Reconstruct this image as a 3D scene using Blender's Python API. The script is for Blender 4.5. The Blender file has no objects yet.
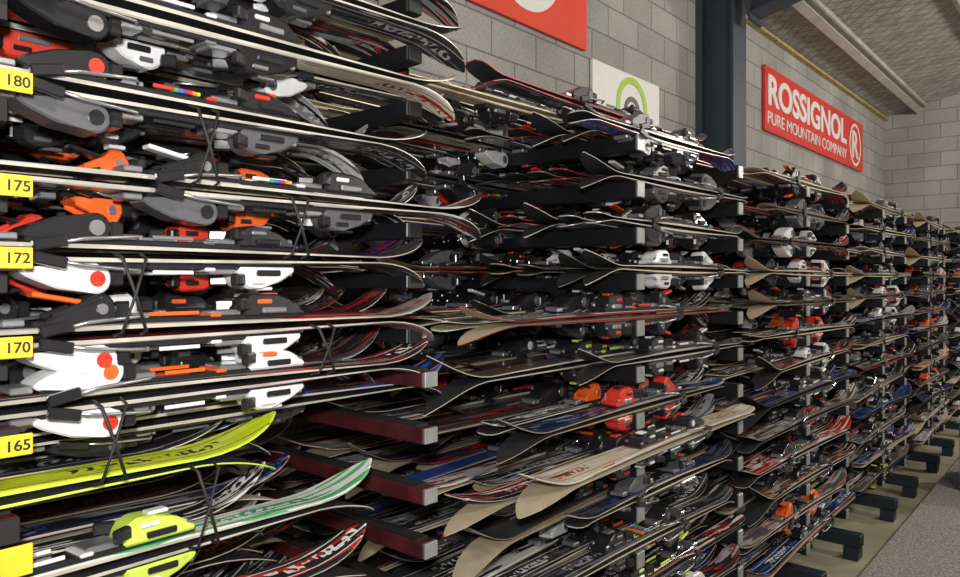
import bpy, bmesh, math, random
from mathutils import Vector, Matrix, Euler
random.seed(11)
H=1.6; D=1.15
scene=bpy.context.scene
col=scene.collection
try: scene.view_settings.view_transform='Standard'
except Exception: pass

# ---------------------------------------------------------------- materials
def new_mat(name):
    m=bpy.data.materials.new(name); m.use_nodes=True
    nt=m.node_tree; b=nt.nodes['Principled BSDF']
    return m,nt,b
def plain(name,c,rough=.45,metal=0.0,var=0.12,nscale=30,bump=0.0,coat=0):
    m,nt,b=new_mat(name)
    n=nt.nodes.new('ShaderNodeTexNoise'); n.inputs['Scale'].default_value=nscale; n.inputs['Detail'].default_value=4
    tc=nt.nodes.new('ShaderNodeTexCoord'); nt.links.new(tc.outputs['Object'],n.inputs['Vector'])
    r=nt.nodes.new('ShaderNodeValToRGB')
    r.color_ramp.elements[0].position=.3; r.color_ramp.elements[1].position=.7
    r.color_ramp.elements[0].color=(c[0]*(1-var),c[1]*(1-var),c[2]*(1-var),1)
    r.color_ramp.elements[1].color=(min(1,c[0]*(1+var)),min(1,c[1]*(1+var)),min(1,c[2]*(1+var)),1)
    nt.links.new(n.outputs['Fac'],r.inputs['Fac']); nt.links.new(r.outputs['Color'],b.inputs['Base Color'])
    b.inputs['Roughness'].default_value=rough; b.inputs['Metallic'].default_value=metal; b.inputs['Coat Weight'].default_value=coat
    if bump>0:
        bp=nt.nodes.new('ShaderNodeBump'); bp.inputs['Strength'].default_value=bump; bp.inputs['Distance'].default_value=.01
        nt.links.new(n.outputs['Fac'],bp.inputs['Height']); nt.links.new(bp.outputs['Normal'],b.inputs['Normal'])
    return m
def ramp_const(nt,cols,src):
    r=nt.nodes.new('ShaderNodeValToRGB'); cr=r.color_ramp; cr.interpolation='CONSTANT'
    n=len(cols)
    cr.elements[0].position=0; cr.elements[0].color=(*cols[0],1)
    cr.elements[1].position=1.0/n; cr.elements[1].color=(*cols[1],1)
    for i in range(2,n):
        e=cr.elements.new(i/n); e.color=(*cols[i],1)
    nt.links.new(src,r.inputs['Fac']); return r
def mth(nt,op,a,b=None,v=None):
    n=nt.nodes.new('ShaderNodeMath'); n.operation=op
    if isinstance(a,(int,float)): n.inputs[0].default_value=a
    else: nt.links.new(a,n.inputs[0])
    if b is not None:
        if isinstance(b,(int,float)): n.inputs[1].default_value=b
        else: nt.links.new(b,n.inputs[1])
    return n.outputs[0]
def mixc(nt,f,a,b):
    n=nt.nodes.new('ShaderNodeMix'); n.data_type='RGBA'
    nt.links.new(f,n.inputs[0])
    for s,v in ((6,a),(7,b)):
        if isinstance(v,tuple): n.inputs[s].default_value=(*v,1)
        else: nt.links.new(v,n.inputs[s])
    return n.outputs[2]
K=(.020,.020,.022); G=(.085,.085,.095); S=(.36,.36,.37); W=(.76,.75,.72); R=(.45,.025,.02); B=(.03,.08,.34); BR=(.12,.07,.035); O=(.6,.14,.03); C=(.70,.63,.48); Y=(.6,.68,.03); GN=(.03,.18,.09); P=(.08,.03,.12)
def topsheet(name,base=None,acc=None,acc2=None,rough=.3):
    m,nt,b=new_mat(name)
    tc=nt.nodes.new('ShaderNodeTexCoord'); sep=nt.nodes.new('ShaderNodeSeparateXYZ'); nt.links.new(tc.outputs['Object'],sep.inputs[0])
    oi=nt.nodes.new('ShaderNodeObjectInfo'); rnd=oi.outputs['Random']
    x,y=sep.outputs[0],sep.outputs[1]
    rand=base is None
    if rand:
        base=ramp_const(nt,[K,K,G,K,K,W,K,K,K,C,K,K,K,BR,K,K,G,K,W,K,K,S,K,K,R,K,C,K,K,B],rnd).outputs[0]
        f2=mth(nt,'FRACT',mth(nt,'MULTIPLY',rnd,17.3))
        acc=ramp_const(nt,[R,G,S,K,B,G,W,G,K,C,G,S,K,BR,R,G,B,S,W],f2).outputs[0]
        f3=mth(nt,'FRACT',mth(nt,'MULTIPLY',rnd,41.7))
        acc2=ramp_const(nt,[W,S,R,W,G,S,W,B,W,S,O,W],f3).outputs[0]
    off=mth(nt,'MULTIPLY',rnd,53.0)
    cv=nt.nodes.new('ShaderNodeCombineXYZ')
    nt.links.new(mth(nt,'ADD',mth(nt,'ADD',mth(nt,'MULTIPLY',x,5.0),mth(nt,'MULTIPLY',y,16.0)),off),cv.inputs[0]); nt.links.new(mth(nt,'MULTIPLY',y,44.0),cv.inputs[1])
    n1=nt.nodes.new('ShaderNodeTexNoise'); n1.inputs['Scale'].default_value=1.0; n1.inputs['Detail'].default_value=1.5
    nt.links.new(cv.outputs[0],n1.inputs['Vector'])
    m1=mth(nt,'GREATER_THAN',n1.outputs['Fac'],.55)
    c=mixc(nt,m1,base,acc)
    m1b=mth(nt,'LESS_THAN',n1.outputs['Fac'],.35)
    c=mixc(nt,m1b,c,acc2)
    st=mth(nt,'LESS_THAN',mth(nt,'ABSOLUTE',mth(nt,'SUBTRACT',mth(nt,'ABSOLUTE',y),.028)),.0016)
    c=mixc(nt,st,c,acc2)
    cv2=nt.nodes.new('ShaderNodeCombineXYZ')
    nt.links.new(mth(nt,'ADD',mth(nt,'MULTIPLY',x,85.0),off),cv2.inputs[0]); nt.links.new(mth(nt,'MULTIPLY',y,55.0),cv2.inputs[1])
    n2=nt.nodes.new('ShaderNodeTexNoise'); n2.inputs['Scale'].default_value=1.0; n2.inputs['Detail'].default_value=0
    nt.links.new(cv2.outputs[0],n2.inputs['Vector'])
    a=mth(nt,'GREATER_THAN',n2.outputs['Fac'],.54)
    bnd=mth(nt,'LESS_THAN',mth(nt,'ABSOLUTE',y),.014)
    per=mth(nt,'GREATER_THAN',mth(nt,'SINE',mth(nt,'ADD',mth(nt,'MULTIPLY',x,11.0),off)),.2)
    msk=mth(nt,'MULTIPLY',mth(nt,'MULTIPLY',a,bnd),per)
    c=mixc(nt,msk,c,acc2)
    nt.links.new(c,b.inputs['Base Color']); b.inputs['Roughness'].default_value=rough
    b.inputs['Coat Weight'].default_value=.2
    return m
def edge_mat():
    m,nt,b=new_mat('ski_sidewall')
    oi=nt.nodes.new('ShaderNodeObjectInfo')
    f=mth(nt,'FRACT',mth(nt,'MULTIPLY',oi.outputs['Random'],29.1))
    r=ramp_const(nt,[(.70,.62,.45),(.03,.03,.03),(.64,.60,.52),(.42,.34,.22),(.66,.58,.42),(.5,.48,.45),(.05,.05,.05),(.72,.66,.52),(.2,.18,.16),(.3,.02,.02),(.6,.56,.48)],f)
    nt.links.new(r.outputs[0],b.inputs['Base Color']); b.inputs['Roughness'].default_value=.35; b.inputs['Metallic'].default_value=.2
    return m
M={}
M['top']=topsheet('ski_topsheet')
M['edge']=edge_mat()
M['edge_light']=plain('ski_sidewall_light',(.62,.58,.50),.3,.4,.3,9)
M['base']=plain('ski_base',(.03,.03,.032),.4)
M['base_tan']=plain('ski_base_tan',(.50,.42,.29),.4)
M['black']=plain('binding_black',(.016,.016,.018),.27,0,.1,30,0,.3)
M['grey']=plain('binding_grey',(.14,.14,.15),.28,.3)
M['white']=plain('binding_white',(.75,.75,.75),.3)
M['red']=plain('binding_red',(.65,.04,.02),.35)
M['orange']=plain('binding_orange',(.85,.13,.02),.35)
M['lime']=plain('binding_lime',(.60,.78,.10),.35)
M['steel']=plain('binding_steel',(.5,.5,.52),.3,.8)
m,nt,b=new_mat('spectrum_sticker'); tc=nt.nodes.new('ShaderNodeTexCoord'); sep=nt.nodes.new('ShaderNodeSeparateXYZ'); nt.links.new(tc.outputs['Object'],sep.inputs[0])
f=mth(nt,'FRACT',mth(nt,'MULTIPLY',sep.outputs[0],20.0))
nt.links.new(ramp_const(nt,[(.5,.02,.02),(.6,.28,.02),(.5,.5,.05),(.04,.35,.1),(.02,.15,.5),(.2,.03,.3)],f).outputs[0],b.inputs['Base Color'])
M['rainbow']=m
M['t_black']=topsheet('topsheet_black',K,G,S)
M['t_lime']=topsheet('topsheet_lime',Y,(.5,.6,.02),K)
M['t_white']=topsheet('topsheet_white',W,(.1,.45,.18),(.06,.3,.12))
M['t_wr']=topsheet('topsheet_white_red',K,W,R)
M['t_cream']=topsheet('topsheet_cream',C,(.78,.74,.66),(.35,.03,.02))
M['t_blue']=topsheet('topsheet_blue',K,(.02,.08,.45),O)
M['t_silver']=topsheet('topsheet_silver',(.3,.29,.27),K,R)
M['t_red']=topsheet('topsheet_red',K,R,W)

# ---------------------------------------------------------------- mesh builder
class MB:
    def __init__(s): s.v=[];s.f=[];s.m=[];s.sm=[]
    def add(s,vs,fs,mi,M4=None,smooth=False):
        o=len(s.v)
        for p in vs:
            p=Vector(p)
            if M4 is not None: p=M4@p
            s.v.append(p)
        for i,f in enumerate(fs):
            s.f.append([o+k for k in f]); s.m.append(mi[i] if isinstance(mi,list) else mi); s.sm.append(smooth)
    def add_bm(s,bm,mi,M4=None,smooth=False):
        bm.verts.index_update()
        s.add([v.co.copy() for v in bm.verts],[[v.index for v in f.verts] for f in bm.faces],mi,M4,smooth)
        bm.free()
    def box(s,c,size,mi,bev=0.0,rot=None,M4=None):
        bm=bmesh.new(); bmesh.ops.create_cube(bm,size=1.0)
        for v in bm.verts: v.co=Vector((v.co.x*size[0],v.co.y*size[1],v.co.z*size[2]))
        if bev>0: bmesh.ops.bevel(bm,geom=list(bm.edges),offset=bev,segments=1,affect='EDGES')
        T=Matrix.Translation(c)
        if rot: T=T@Euler(rot).to_matrix().to_4x4()
        if M4 is not None: T=M4@T
        s.add_bm(bm,mi,T)
    def prism(s,prof,w,mi,bev=.002,yc=0,taper=1.0,M4=None):
        bm=bmesh.new(); zmax=max(p[1] for p in prof) or 1
        A=[];Bv=[]
        for (x,z) in prof:
            ww=w*(1+(taper-1)*z/zmax)/2
            A.append(bm.verts.new((x,yc-ww,z))); Bv.append(bm.verts.new((x,yc+ww,z)))
        n=len(prof)
        bm.faces.new(A); bm.faces.new(Bv[::-1])
        for i in range(n):
            bm.faces.new((A[i],Bv[i],Bv[(i+1)%n],A[(i+1)%n]))
        if bev>0: bmesh.ops.bevel(bm,geom=list(bm.edges),offset=bev,segments=1,affect='EDGES',clamp_overlap=True)
        s.add_bm(bm,mi,M4)
    def tube(s,pts,r,mi,n=6,M4=None):
        pts=[Vector(p) for p in pts]; vs=[];fs=[]
        for i,p in enumerate(pts):
            d=(pts[min(i+1,len(pts)-1)]-pts[max(i-1,0)]).normalized()
            a=d.cross(Vector((0,0,1)));
            if a.length<.05: a=d.cross(Vector((0,1,0)))
            a.normalize(); b=d.cross(a)
            for k in range(n):
                t=2*math.pi*k/n; vs.append(p+a*math.cos(t)*r+b*math.sin(t)*r)
        for i in range(len(pts)-1):
            for k in range(n):
                fs.append([i*n+k,i*n+(k+1)%n,(i+1)*n+(k+1)%n,(i+1)*n+k])
        fs.append(list(range(n))); fs.append([ (len(pts)-1)*n+k for k in range(n)][::-1])
        s.add(vs,fs,mi,M4,True)
    def mesh(s,name,mats):
        me=bpy.data.meshes.new(name); me.from_pydata([tuple(v) for v in s.v],[],s.f)
        for m in mats: me.materials.append(m)
        me.polygons.foreach_set('material_index',s.m); me.polygons.foreach_set('use_smooth',s.sm)
        bm=bmesh.new(); bm.from_mesh(me); bmesh.ops.recalc_face_normals(bm,faces=bm.faces); bm.to_mesh(me); bm.free()
        me.update(); return me
def obj(name,me,parent=None,loc=(0,0,0),rot=(0,0,0)):
    o=bpy.data.objects.new(name,me); col.objects.link(o); o.location=loc; o.rotation_euler=rot
    if parent: o.parent=parent
    return o
def empty(name,loc=(0,0,0)):
    return obj(name,None,None,loc)

# ---------------------------------------------------------------- ski pair
WK=[(0,.040),(.006,.066),(.02,.082),(.06,.088),(.25,.074),(.45,.064),(.6,.068),(.8,.086),(.9,.098),(.93,.096),(.955,.084),(.975,.064),(.99,.036),(1,.010)]
def wid(u):
    for (a,wa),(b,wb) in zip(WK,WK[1:]):
        if u<=b:
            t=(u-a)/(b-a)
            if a>=.06 and b<=.9: t=t*t*(3-2*t)*.5+t*.5
            return wa+(wb-wa)*t
    return WK[-1][1]
US=[0,.006,.02,.04,.06,.1,.15,.2,.3,.4,.5,.6,.7,.8,.85,.88,.905,.925,.94,.953,.965,.975,.983,.99,.995,1]
def add_ski(mb,L,M4,tw=0.012,rise=.05,ws=1.0):
    vs=[];fs=[];ms=[]
    for u in US:
        w=wid(u)*ws; x=(u-.5)*L
        z=.005*(1-(2*u-1)**2)
        if u>.87: z+=rise*((u-.87)/.13)**2
        if u<.07: z+=tw*((.07-u)/.07)**1.6
        th=.004+.0045*max(0,1-abs(u-.48)/.42)
        e=min(.004,w*.2)
        vs+=[(x,-w/2+e,z+th),(x,w/2-e,z+th),(x,w/2,z+th-.002),(x,w/2,z),(x,-w/2,z),(x,-w/2,z+th-.002)]
    n=len(US)
    for i in range(n-1):
        a=i*6;b=a+6
        for k,mi in ((0,0),(1,0),(2,1),(3,2),(4,1),(5,0)):
            k2=(k+1)%6
            fs.append([a+k,a+k2,b+k2,b+k]); ms.append(mi)
    fs.append([0,1,2,3,4,5]); ms.append(1); e=(n-1)*6; fs.append([e+5,e+4,e+3,e+2,e+1,e]); ms.append(1)
    mb.add(vs,fs,ms,M4)
def add_binding(mb,M4,hs=1.0,kind=0,sl=.29,mx=-.03,mi=(3,4,4),rb=False):
    b3,b4,bd=mi
    T=M4@Matrix.Translation((mx,0,.0115))@Matrix.Diagonal((1,1.12,hs,1))
    mb.box((-.01,0,.004),(sl+.20,.05,.010),6,.002,M4=T)
    t=sl/2
    if kind==0:
        Pf=[(t-.03,.004),(t+.09,.004),(t+.088,.014),(t+.06,.030),(t+.02,.040),(t-.005,.042),(t-.022,.034),(t-.03,.022)]
    else:
        Pf=[(t-.03,.004),(t+.10,.004),(t+.10,.012),(t+.075,.016),(t+.07,.034),(t+.045,.042),(t-.01,.044),(t-.02,.028),(t-.03,.024)]
    mb.prism(Pf,.060,b3,.004,taper=.72,M4=T)
    for sgn in (-1,1):
        mb.box((t-.034,sgn*.029,.025),(.032,.014,.020),6,.003,rot=(0,0,-sgn*.5),M4=T)
        mb.box((t+.03,sgn*.028,.014),(.05,.008,.010),5 if kind else 6,.002,M4=T)
        mb.box((t+.012,sgn*.0255,.029),(.03,.006,.008),b4,.002,M4=T)
        mb.box((t+.075,sgn*.022,.014),(.02,.008,.012),5,.002,M4=T)
        mb.box((-.02,sgn*.024,.014),(.07,.004,.006),b4,.001,M4=T)
    mb.box((t+.035,0,.041),(.035,.022,.006),b4,.002,M4=T)
    mb.box((t-.06,0,.012),(.05,.048,.010),5,.002,M4=T)
    mb.box((t-.085,0,.009),(.02,.056,.006),b4,.002,M4=T)
    cx,cz,r=-t-.012,.024,.022
    if kind==0:
        Pf=[]
        for k in range(11):
            a=math.radians(-95+k*21); Pf.append((cx+r*math.cos(a),cz+r*math.sin(a)))
        Pf+=[(cx-.055,.038),(cx-.095,.022),(cx-.108,.013),(cx-.10,.006),(cx-.05,.003)]
        mb.prism(Pf,.052,b3,.003,M4=T)
    else:
        Pf=[(cx+.022,.002),(cx+.024,.028),(cx+.012,.046),(cx-.012,.048),(cx-.03,.034),(cx-.045,.018),(cx-.075,.014),(cx-.08,.002)]
        mb.prism(Pf,.050,b3,.004,taper=.85,M4=T)
        mb.box((cx-.05,0,.040),(.085,.024,.007),b4,.002,rot=(0,.18,0),M4=T)
        for sgn in (-1,1): mb.box((cx-.035,sgn*.020,.028),(.075,.007,.009),b3,.002,rot=(0,-.35,0),M4=T)
    if rb: mb.box((0,0,.012),(.045,.060,.006),7,.001,M4=T)
    for sgn in (-1,1):
        d=[];n=12; yo=.0282 if kind==0 else .0262; dr=.0115 if kind==0 else .008
        for k in range(n):
            a=2*math.pi*k/n
            d.append((cx+dr*math.cos(a),sgn*yo,cz+dr*math.sin(a)))
        d2=[(p[0],sgn*.020,p[2]) for p in d]
        mb.add(d+d2,[list(range(n)),[n+k for k in range(n)][::-1]]+[[k,(k+1)%n,n+(k+1)%n,n+k] for k in range(n)],bd if (kind==0) else 5,T)
    mb.box((cx+.03,0,.022),(.02,.056,.024),6,.003,M4=T)
    mb.box((cx+.05,0,.010),(.05,.04,.014),5,.002,M4=T)
    mb.box((cx-.12,0,.008),(.03,.044,.010),5,.002,M4=T)
    for sgn in (-1,1):
        mb.tube([(cx+.06,sgn*.03,.010),(cx+.05,sgn*.046,.012),(cx-.03,sgn*.048,.006),(cx-.06,sgn*.048,.0)],.0028,5,5,M4=T)
        mb.box((cx-.075,sgn*.048,-.001),(.045,.010,.016),6,.002,rot=(0,-.2,0),M4=T)
FL=Matrix.Diagonal((1,-1,-1,1))
def pair_mesh(name,L,mats,hs=.95,ws=1.0,tw=.012,rise=.05,shift=0,kind=0,mx=-.03,sl=.29,low=None,rb=False):
    mb=MB()
    U=Matrix.Translation((0,0,.002)); Lo=FL@U
    Lo=Matrix.Translation((shift,0,0))@Lo
    for i,T in enumerate((U,Lo)):
        add_ski(mb,L,T,tw,rise,ws)
        if i==1 and low: add_binding(mb,T,hs,0,sl,mx,(8,8 if low[0]=='white' else 9,9))
        else: add_binding(mb,T,hs,kind,sl,mx,rb=rb)
    return mb.mesh(name,mats+[M['rainbow']]+([M[low[0]],M[low[1]]] if low else []))
def mats(top='top',edge='edge',base='base',body='black',acc='grey'):
    return [M[top],M[edge],M[base],M[body],M[acc],M['steel'],M['black']]
def lib(hs):
    out=[]
    bodies=[('black','grey'),('black','black'),('black','white'),('grey','black'),('black','grey'),('black','red'),('white','black'),('black','steel'),('white','grey'),('black','orange'),('red','black'),('black','white'),('black','grey'),('grey','white'),('black','lime'),('black','steel'),('black','steel'),('black','white'),('orange','black'),('white','red'),('black','red')]
    for i,(b_,a_) in enumerate(bodies):
        out.append(pair_mesh('ski_pair_mesh',[1.5,1.6,1.68][i%3],mats(body=b_,acc=a_,base='base_tan' if i%2==1 else 'base'),hs=hs,ws=random.uniform(.88,1.08),tw=.03 if i%4==0 else .01,rise=random.uniform(.045,.085),shift=random.uniform(-.02,.02),kind=(i+i//2)%2,mx=random.uniform(-.08,.03),rb=(i in (4,12))))
    return out
LIB=lib(1.3); LIBL=lib(1.12)
SHORT=[pair_mesh('ski_pair_short_mesh',1.16,mats(body=b_,acc=a_),hs=1.25,ws=.95,kind=k,rise=.05) for b_,a_,k in (('black','grey',0),('black','white',1),('white','black',1),('black','steel',0),('black','red',1),('grey','black',0))]
def put(parent,me,X,Yc,Z,flip=False,j=.009,name='ski_pair'):
    return obj(name,me,parent,(X,Yc,Z),(random.uniform(-.08,.08),random.uniform(-j,j),math.pi/2*(-1 if flip else 1)+random.uniform(-.035,.035)))

# ---------------------------------------------------------------- room shell
XW=-2.5; YF=12; XR=5.0; YB=-3.0
ZW=H+2.37; SL=.23
def block_mat(name,axis):
    m,nt,b=new_mat(name)
    tc=nt.nodes.new('ShaderNodeTexCoord'); sep=nt.nodes.new('ShaderNodeSeparateXYZ'); nt.links.new(tc.outputs['Object'],sep.inputs[0])
    cv=nt.nodes.new('ShaderNodeCombineXYZ'); nt.links.new(sep.outputs[axis],cv.inputs[0]); nt.links.new(sep.outputs[2],cv.inputs[1])
    br=nt.nodes.new('ShaderNodeTexBrick'); br.inputs['Scale'].default_value=1; br.inputs['Brick Width'].default_value=.4; br.inputs['Row Height'].default_value=.2
    br.inputs['Mortar Size'].default_value=.006; br.inputs['Mortar Smooth'].default_value=.3; br.inputs['Bias'].default_value=0
    br.inputs['Color1'].default_value=(.42,.41,.395,1); br.inputs['Color2'].default_value=(.34,.332,.32,1); br.inputs['Mortar'].default_value=(.21,.205,.195,1)
    nt.links.new(cv.outputs[0],br.inputs['Vector'])
    n=nt.nodes.new('ShaderNodeTexNoise'); n.inputs['Scale'].default_value=60; n.inputs['Detail'].default_value=5; nt.links.new(tc.outputs['Object'],n.inputs['Vector'])
    n3=nt.nodes.new('ShaderNodeTexNoise'); n3.inputs['Scale'].default_value=1.3; n3.inputs['Detail'].default_value=6; nt.links.new(tc.outputs['Object'],n3.inputs['Vector'])
    mx=nt.nodes.new('ShaderNodeMix'); mx.data_type='RGBA'; mx.blend_type='OVERLAY'; mx.inputs[0].default_value=.35
    nt.links.new(br.outputs['Color'],mx.inputs[6]); nt.links.new(n.outputs['Fac'],mx.inputs[7])
    mx2=nt.nodes.new('ShaderNodeMix'); mx2.data_type='RGBA'; mx2.blend_type='OVERLAY'; mx2.inputs[0].default_value=.45
    nt.links.new(mx.outputs[2],mx2.inputs[6]); nt.links.new(n3.outputs['Fac'],mx2.inputs[7])
    nt.links.new(mx2.outputs[2],b.inputs['Base Color']); b.inputs['Roughness'].default_value=.9
    bp=nt.nodes.new('ShaderNodeBump'); bp.inputs['Strength'].default_value=.6; bp.inputs['Distance'].default_value=.008
    h=mth(nt,'SUBTRACT',mth(nt,'MULTIPLY',n.outputs['Fac'],.3),br.outputs['Fac'])
    nt.links.new(h,bp.inputs['Height']); nt.links.new(bp.outputs['Normal'],b.inputs['Normal'])
    return m
bl_y=block_mat('concrete_block_side',1); bl_x=block_mat('concrete_block_end',0)
def roofz(x): return ZW+SL*(x-XW)
def slab(name,verts,mat,th_dir):
    n=len(verts); vs=[Vector(v) for v in verts]+[Vector(v)+Vector(th_dir) for v in verts]
    mb=MB(); mb.add(vs,[list(range(n)),[n+k for k in range(n)][::-1]]+[[k,(k+1)%n,n+(k+1)%n,n+k] for k in range(n)],0)
    return obj(name,mb.mesh(name,[mat]))
slab('wall_left',[(XW,YB,0),(XW,YF,0),(XW,YF,ZW),(XW,YB,ZW)],bl_y,(-.2,0,0))
slab('wall_far',[(XW-.2,YF,0),(XR,YF,0),(XR,YF,roofz(XR)),(XW-.2,YF,roofz(XW-.2))],bl_x,(0,.2,0))
slab('wall_right',[(XR,YB,0),(XR,YF,0),(XR,YF,roofz(XR)),(XR,YB,roofz(XR))],bl_y,(.2,0,0))
slab('wall_back',[(XW-.2,YB,0),(XR,YB,0),(XR,YB,roofz(XR)),(XW-.2,YB,roofz(XW-.2))],bl_x,(0,-.2,0))
m,nt,b=new_mat('concrete_floor')
tc=nt.nodes.new('ShaderNodeTexCoord'); n=nt.nodes.new('ShaderNodeTexNoise'); n.inputs['Scale'].default_value=2.5; n.inputs['Detail'].default_value=8
nt.links.new(tc.outputs['Object'],n.inputs['Vector']); r=nt.nodes.new('ShaderNodeValToRGB')
r.color_ramp.elements[0].position=.3; r.color_ramp.elements[0].color=(.26,.23,.155,1); r.color_ramp.elements[1].position=.7; r.color_ramp.elements[1].color=(.42,.38,.28,1)
nt.links.new(n.outputs['Fac'],r.inputs[0]); nt.links.new(r.outputs[0],b.inputs['Base Color']); b.inputs['Roughness'].default_value=.6
slab('floor',[(XW-.2,YB-.2,0),(XR+.2,YB-.2,0),(XR+.2,YF+.2,0),(XW-.2,YF+.2,0)],m,(0,0,-.2))
m,nt,b=new_mat('foil_insulation')
tc=nt.nodes.new('ShaderNodeTexCoord')
vo=nt.nodes.new('ShaderNodeTexNoise'); vo.inputs['Scale'].default_value=5; vo.inputs['Detail'].default_value=9; vo.inputs['Roughness'].default_value=.85; nt.links.new(tc.outputs['Object'],vo.inputs['Vector'])
mp=nt.nodes.new('ShaderNodeMapping'); mp.inputs['Rotation'].default_value=(0,0,math.radians(45)); nt.links.new(tc.outputs['Object'],mp.inputs[0])
br=nt.nodes.new('ShaderNodeTexBrick'); br.offset=0; br.inputs['Scale'].default_value=1; br.inputs['Brick Width'].default_value=.13; br.inputs['Row Height'].default_value=.13; br.inputs['Mortar Size'].default_value=.006
nt.links.new(mp.outputs[0],br.inputs['Vector'])
rr_=nt.nodes.new('ShaderNodeValToRGB'); rr_.color_ramp.elements[0].position=.40; rr_.color_ramp.elements[0].color=(.42,.39,.35,1); rr_.color_ramp.elements[1].position=.60; rr_.color_ramp.elements[1].color=(.95,.92,.86,1)
nt.links.new(vo.outputs['Fac'],rr_.inputs[0])
c=mixc(nt,br.outputs['Fac'],rr_.outputs[0],(.27,.25,.22)); nt.links.new(c,b.inputs['Base Color'])
b.inputs['Metallic'].default_value=.15; b.inputs['Roughness'].default_value=.3
bp=nt.nodes.new('ShaderNodeBump'); bp.inputs['Strength'].default_value=1; bp.inputs['Distance'].default_value=.2
nt.links.new(vo.outputs['Fac'],bp.inputs['Height']); nt.links.new(bp.outputs['Normal'],b.inputs['Normal'])
slab('ceiling',[(XW-.2,YB-.2,roofz(XW-.2)),(XR+.2,YB-.2,roofz(XR+.2)),(XR+.2,YF+.2,roofz(XR+.2)),(XW-.2,YF+.2,roofz(XW-.2))],m,(0,0,.1))
pm=plain('galvanised_purlin',(.6,.58,.54),.45,.2,.15,6)
rs=math.atan(SL)
mb=MB()
for px in (-2.05,-1.05,0,1.05,2.1,3.2):
    z=roofz(px)
    T=Matrix.Translation((px,(YB+YF)/2,z-.004))@Matrix.Rotation(-rs,4,'Y')
    Ln=YF-YB-.02
    mb.box((.0,0,-.006),(.2,Ln,.006),0,M4=T); mb.box((-.045,0,-.05),(.006,Ln,.09),0,M4=T); mb.box((-.005,0,-.095),(.085,Ln,.006),0,M4=T); mb.box((.035,0,-.086),(.005,Ln,.018),0,M4=T)
    mb.box((.075,0,-.02),(.02,Ln,.03),0,M4=T)
obj('roof_purlin',mb.mesh('roof_purlin',[pm]))
mb=MB(); mb.box((XW+.03,(YB+YF)/2,ZW-.03),(.05,YF-YB-.02,.03),0)
obj('trim_1',mb.mesh('trim_1',[plain('yellow_insulation',(.45,.36,.16),.9,0,.4,20,.5)]))
sm=plain('steel_blue_paint',(.055,.072,.095),.4,.1,.1,8)
mb=MB(); yc=5.66; cx=XW+.16
mb.box((cx-.14,yc,1.98),(.02,.26,3.9),0); mb.box((cx+.14,yc,1.98),(.02,.26,3.9),0); mb.box((cx,yc,1.98),(.27,.014,3.9),0)
mb.box((cx,yc,.02),(.32,.30,.03),0)
obj('steel_column',mb.mesh('steel_column',[sm]))
mb=MB()
T=Matrix.Translation((XW,yc,ZW-.02))@Matrix.Rotation(-rs,4,'Y')
mb.box((3.75,0,-.40),(6.85,.2,.015),0,M4=T); mb.box((3.75,0,-.12),(6.85,.2,.015),0,M4=T); mb.box((3.75,0,-.26),(6.85,.012,.28),0,M4=T)
mb.box((.335,0,-.28),(.02,.24,.36),0,M4=T)
obj('steel_rafter',mb.mesh('steel_rafter',[sm]))

# ---------------------------------------------------------------- signs
RX=(math.pi/2,0,math.pi/2)
def text(body,parent,Yc,Z,w,h,mat,X,bold=.02,name='lettering',ext=.004):
    cu=bpy.data.curves.new(name,'FONT'); cu.body=body; cu.align_x='CENTER'; cu.align_y='CENTER'; cu.size=1; cu.offset=bold; cu.extrude=ext
    cu.materials.append(mat)
    o=bpy.data.objects.new(name,cu); col.objects.link(o); o.rotation_euler=RX
    bpy.context.view_layer.update()
    dx,dy=o.dimensions.x,o.dimensions.y
    sx,sy=w/max(dx,.01),h/max(dy,.01)
    bb=[Vector(c) for c in o.bound_box]; cxx=(bb[0].x+bb[6].x)/2; cyy=(bb[0].y+bb[6].y)/2
    o.scale=(sx,sy,1); o.location=(X,Yc-cxx*sx,Z-cyy*sy)
    if parent: o.parent=parent; o.matrix_parent_inverse=parent.matrix_world.inverted()
    return o
def ring(mb,X,Yc,Z,ro,ri,mi,th=.004,n=40,sy=1.0):
    vs=[];fs=[]
    for k in range(n):
        a=2*math.pi*k/n
        for rr,xx in ((ro,X),(ri,X),(ri,X-th),(ro,X-th)):
            vs.append((xx,Yc+rr*math.cos(a)*sy,Z+rr*math.sin(a)))
    for k in range(n):
        a=4*k;b=4*((k+1)%n)
        for q in range(4): fs.append([a+q,a+(q+1)%4,b+(q+1)%4,b+q])
    mb.add(vs,fs,mi)
redm=plain('sign_red',(.82,.045,.035),.4,0,.06,3); whm=plain('sign_white',(.9,.89,.86),.5,0,.03); grm=plain('sign_green',(.45,.68,.06),.5)
mb=MB(); y0,y1=7.0,10.6; mb.box((XW+.02,(y0+y1)/2,H+1.73),(.03,y1-y0,.62),0,.003)
ring(mb,XW+.042,10.2,H+1.72,.27,.235,1)
s=obj('red_brand_sign',mb.mesh('sign_board',[redm,whm]))
text('ROSSIGNOL',s,8.42,H+1.815,2.72,.30,whm,XW+.04,.03)
text('PURE MOUNTAIN COMPANY',s,8.42,H+1.55,2.75,.12,whm,XW+.04,.0)
text('R',s,10.2,H+1.72,.30,.34,whm,XW+.04,.02)
mb=MB(); mb.box((XW+.015,3.03,H+1.88),(.02,1.74,.9),0,.002); ring(mb,XW+.03,3.28,H+1.85,.34,.27,1)
s=obj('red_wall_banner',mb.mesh('banner',[plain('banner_red',(.85,.07,.03),.6,0,.06,3),whm]))
text('R',s,3.28,H+1.85,.3,.36,whm,XW+.028,.02)
mb=MB(); mb.box((XW+.015,4.42,H+1.12),(.02,.9,.56),0,.002)
ring(mb,XW+.03,4.47,H+1.17,.21,.165,1); ring(mb,XW+.03,4.47,H+1.14,.11,.075,2)
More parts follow.
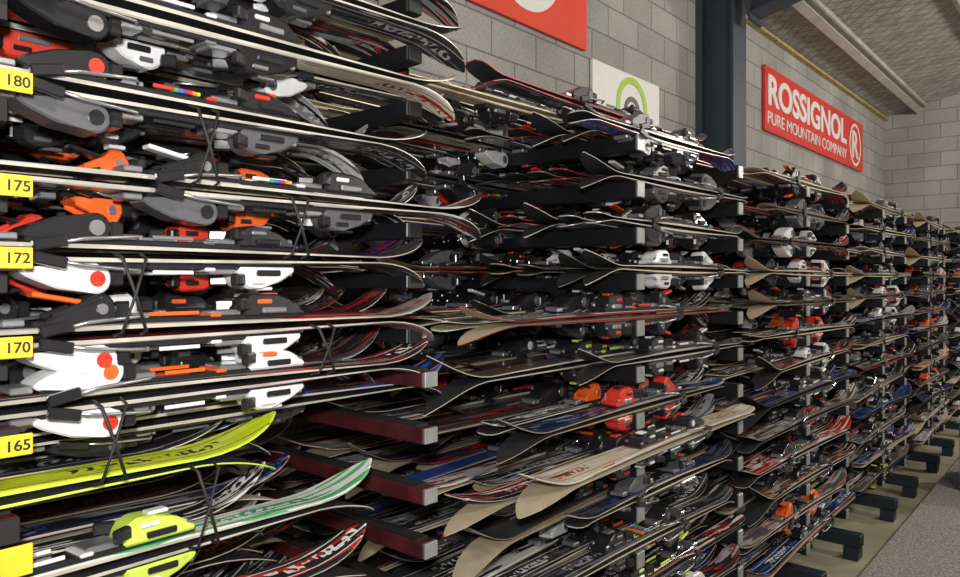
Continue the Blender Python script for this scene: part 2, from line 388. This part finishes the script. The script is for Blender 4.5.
obj('white_wall_poster',mb.mesh('poster',[whm,grm,plain('poster_grey',(.12,.13,.12),.5)]))

# ---------------------------------------------------------------- racks
armblack=plain('rack_black_paint',(.014,.015,.018),.4,.3); armred=plain('rack_red_paint',(.075,.014,.016),.4,.1,.4,15); capm=plain('rack_end_cap',(.42,.42,.42),.35,.5); ylw=plain('yellow_tag',(.85,.62,.03),.5)
rub=plain('rubber_black',(.014,.014,.014),.6); basem=plain('rack_base_paint',(.02,.03,.045),.4,.2)
def rack(levels,ys,red=False,top=2.15,xb=-2.42):
    mb=MB()
    xf=-D
    for k,y in enumerate(ys):
        mb.box((xb,y,top/2+.05),(.07,.07,top-.02),0,.004)
        for z in levels:
            zt=H+z-.016
            rr=red and z<-.15
            f=xf-(.05 if (red and not rr) else 0)
            L=f-xb
            mb.box(((xb+f)/2,y,zt-.026),(L,.045 if red else .05,.036 if red else .056),3 if rr else 0,.003)
            if rr: mb.box(((xb+f)/2-.01,y,zt-.006),(L-.03,.034,.005),4)
            cap=1
            if red: cap=(4 if k<=1 or not rr else 1)
            mb.box((f+.002,y,zt-.026),(.006,.040 if red else .046,.034 if red else .05),cap,.001)
        mb.box(((xb+xf)/2+.03,y,.11),(xf-xb+.10,.08,.07),2,.004)
        for xx in (xb+.05,xf+.03): mb.box((xx,y,.038),(.08,.10,.075),2,.003)
    mb.box((xb,(ys[0]+ys[-1])/2,.25),(.05,ys[-1]-ys[0],.06),2); mb.box((xb,(ys[0]+ys[-1])/2,top-.05),(.05,ys[-1]-ys[0],.06),0)
    return obj('ski_rack',mb.mesh('ski_rack',[armblack,capm,basem,armred,rub,ylw]))
PITCH=.1495
lv=[.484-PITCH*i for i in range(13)]
T0=1.852; ST=.753
def fill(t0,t1,arms,nlev=lv,cols=9,short=None,xb=-2.12,pf=.4):
    rack([z for z in nlev],[t*D for t in arms],xb=xb)
    e=empty('stacked_skis',(0,0,0))
    ya,yb=t0*D,t1*D; mid=(ya+yb)/2
    for li,z in enumerate(nlev):
        for c in range(cols):
            X=-1.195-c*.102+random.uniform(-.008,.008)
            if short and short(li,c):
                put(e,random.choice(SHORT),X,yb-.62+random.uniform(-.06,.06),H+z,random.random()<.3); continue
            L=1.6*random.uniform(.88,1.06)
            fl=random.random()<pf
            o=put(e,random.choice(LIB),X,mid+random.uniform(-.11,.11),H+z,fl)
            o.scale=(L/1.6,1,1)
    return e
A=lambda i:T0+ST*i
e2=fill(1.17,2.66,[A(0),A(1)-.02],cols=11,xb=-2.42,short=lambda l,c:(l<4 and c<5) or (l>=4 and c<1 and l%3==2))
fill(2.74,4.1,[A(2),A(3)-.12],pf=.25)
fill(4.2,5.65,[A(4)-.1,A(5)-.25],pf=.25)
fill(5.75,7.2,[A(6)-.2,A(7)-.3])
fill(7.3,8.7,[7.7,8.4])
for c,(dy,f) in enumerate([(.1,False),(-.25,True),(-.15,False),(-.3,True),(0,False),(-.2,True)]):
    put(e2,LIB[c],-1.35-c*.16,2.2+dy,H+.575,f,.03)

LV=[.78,.665,.555,.43,.285,.155,.04,-.085,-.18,-.305,-.44,-.56,-.68,-.80,-.92,-1.04,-1.16,-1.28]
rack(LV,[-.4*D,.29*D,1.014*D],True,top=2.7)
eL=empty('stacked_skis')
front={ .665:('t_silver','black','steel',1.32,None,.0),.555:('t_black','black','white',1.31,('black','grey'),.1),.43:('t_cream','black','white',1.28,('black','steel'),.05),.285:('t_black','black','red',1.18,('grey','black'),.15),
 .155:('t_wr','black','white',1.36,('grey','black'),.15),.04:('t_black','black','steel',1.2,('white','red'),.13),-.085:('t_silver','black','orange',1.22,('white','red'),.12),-.18:('t_red','white','orange',1.21,('white','red'),.14),-.305:('t_lime','black','lime',.80,None,.0),-.44:('t_white','lime','white',1.04,('lime','white'),0.09),-.56:('t_red','lime','white',1.0,None,0.0)}
for li,z in enumerate(LV):
    for c in range(11):
        X=-1.195-c*.102
        if c==0 and z in front:
            t,bd,ac,tip,low,sh=front[z]; L=1.45
            me=pair_mesh('ski_pair_front_mesh',L,mats(t,'edge_light','base',bd,ac),hs=1.06,mx=sh,sl=.26,low=low,kind=li%2,ws=1.05,rb=(li in (2,4,5)))
            if t=='t_lime': me.materials[1]=M['lime']
            put(eL,me,X,tip-L/2,H+z,False,.002)
        else:
            me=random.choice(LIBL); tip=1.22+random.uniform(-.12,.14)
            if z<-.25 and c<5: tip=.85+random.uniform(-.12,.14)
            fl=random.random()<.35 and z>-.25
            o=put(eL,me,X,tip-.8+(.12 if (z>-.25 and c%2) else 0),H+z,fl)
            o.scale=(.93,1,.98)
            if c%2 and z>-.25: o.scale.x=.80
me=pair_mesh('ski_pair_front_mesh',1.3,mats('t_blue','edge','base','black','grey'),hs=.8)
put(eL,me,-1.30,.72,H-.245,False,.002)
me=pair_mesh('ski_pair_front_mesh',1.6,mats('t_cream','edge_light','base_tan','black','white'),ws=1.2)
put(e2,me,-1.12,2.22,H+.484-PITCH*7+.03,True)

for lab,zc in (('180',.27),('175',.128),('172',.03),('170',-.092),('165',-.225),('',-.383)):
    zc=H+zc; mb=MB(); mb.box((-1.126,.342,zc),(.004,.042,.029 if lab else .042),0,.001); mb.box((-1.155,.342,zc),(.055,.03,.012),1,.001)
    s=obj('size_tag',mb.mesh('size_tag',[ylw,rub]))
    if lab: text(lab,s,.346,zc,.027,.015,rub,-1.1235,.015,ext=.0005)
mb=MB()
def strap(y,za,zb,w=.02):
    x=-1.125
    for sg in (-1,1):
        pts=[(x-.02,y-sg*w,H+za),(x+.004,y-sg*w*.9,H+za-.006),(x+.008,y,H+(za+zb)/2),(x+.004,y+sg*w*.9,H+zb+.006),(x-.02,y+sg*w,H+zb)]
        mb.tube(pts,.0026,0,6)
for z1,z2,yy in ((.04,-.085,.50),(.155,.04,.80),(.285,.155,.62),(-.085,-.18,.86),(-.18,-.305,.47),(-.305,-.44,.62),(.155,.04,.28),(.665,.555,.55)):
    strap(yy,z1,z2)
obj('bungee_straps',mb.mesh('bungee_straps',[rub]))

cp=plain('grey_carpet',(.29,.28,.26),.95,0,.6,90,.6)
mb=MB(); mb.box((1.0,3.4,.04),(3.96,9.6,.08),0,.006)
obj('carpeted_platform',mb.mesh('carpeted_platform',[cp]))
mb=MB(); gx=plain('grey_cabinet',(.3,.31,.31),.5,0,.08)
mb.box((-.42,6.6,.33),(.8,.7,.48),0,.004); mb.box((-.42,6.6,.585),(.84,.74,.03),0,.004); mb.box((-.42,6.245,.33),(.72,.012,.40),0,.003); mb.box((-.42,6.235,.45),(.14,.012,.012),1,.002)
obj('low_cabinet',mb.mesh('low_cabinet',[gx,capm]))

# ---------------------------------------------------------------- lights
for i,(x,y) in enumerate(((1.8,.5),(1.6,4.6),(1.4,9.0))):  # unseen fill lights, added to brighten block walls and foil ceiling; no fixtures
    l=bpy.data.lights.new('room_fill_light','POINT'); l.energy=(165,205,260)[i]; l.shadow_soft_size=.2; l.color=(1,.94,.85)
    o=bpy.data.objects.new('room_fill_light',l); col.objects.link(o); o.location=(x,y,3.5)
l=bpy.data.lights.new('camera_flash','AREA'); l.size=.08; l.energy=31; l.color=(1,.99,.98)
o=bpy.data.objects.new('camera_flash',l); col.objects.link(o); o.location=(.02,-.05,H+.16); o.rotation_euler=(math.radians(92),0,math.radians(33))
w=bpy.data.worlds.new('World'); scene.world=w; w.use_nodes=True; w.node_tree.nodes['Background'].inputs[0].default_value=(.5,.5,.5,1); w.node_tree.nodes['Background'].inputs[1].default_value=.3

cam=bpy.data.cameras.new('Camera'); co=bpy.data.objects.new('Camera',cam); col.objects.link(co); scene.camera=co
co.location=(0,0,H); co.rotation_euler=(math.pi/2,0,math.radians(40.7)); cam.sensor_width=36; cam.lens=27.45; cam.shift_y=-.009; cam.clip_start=.02
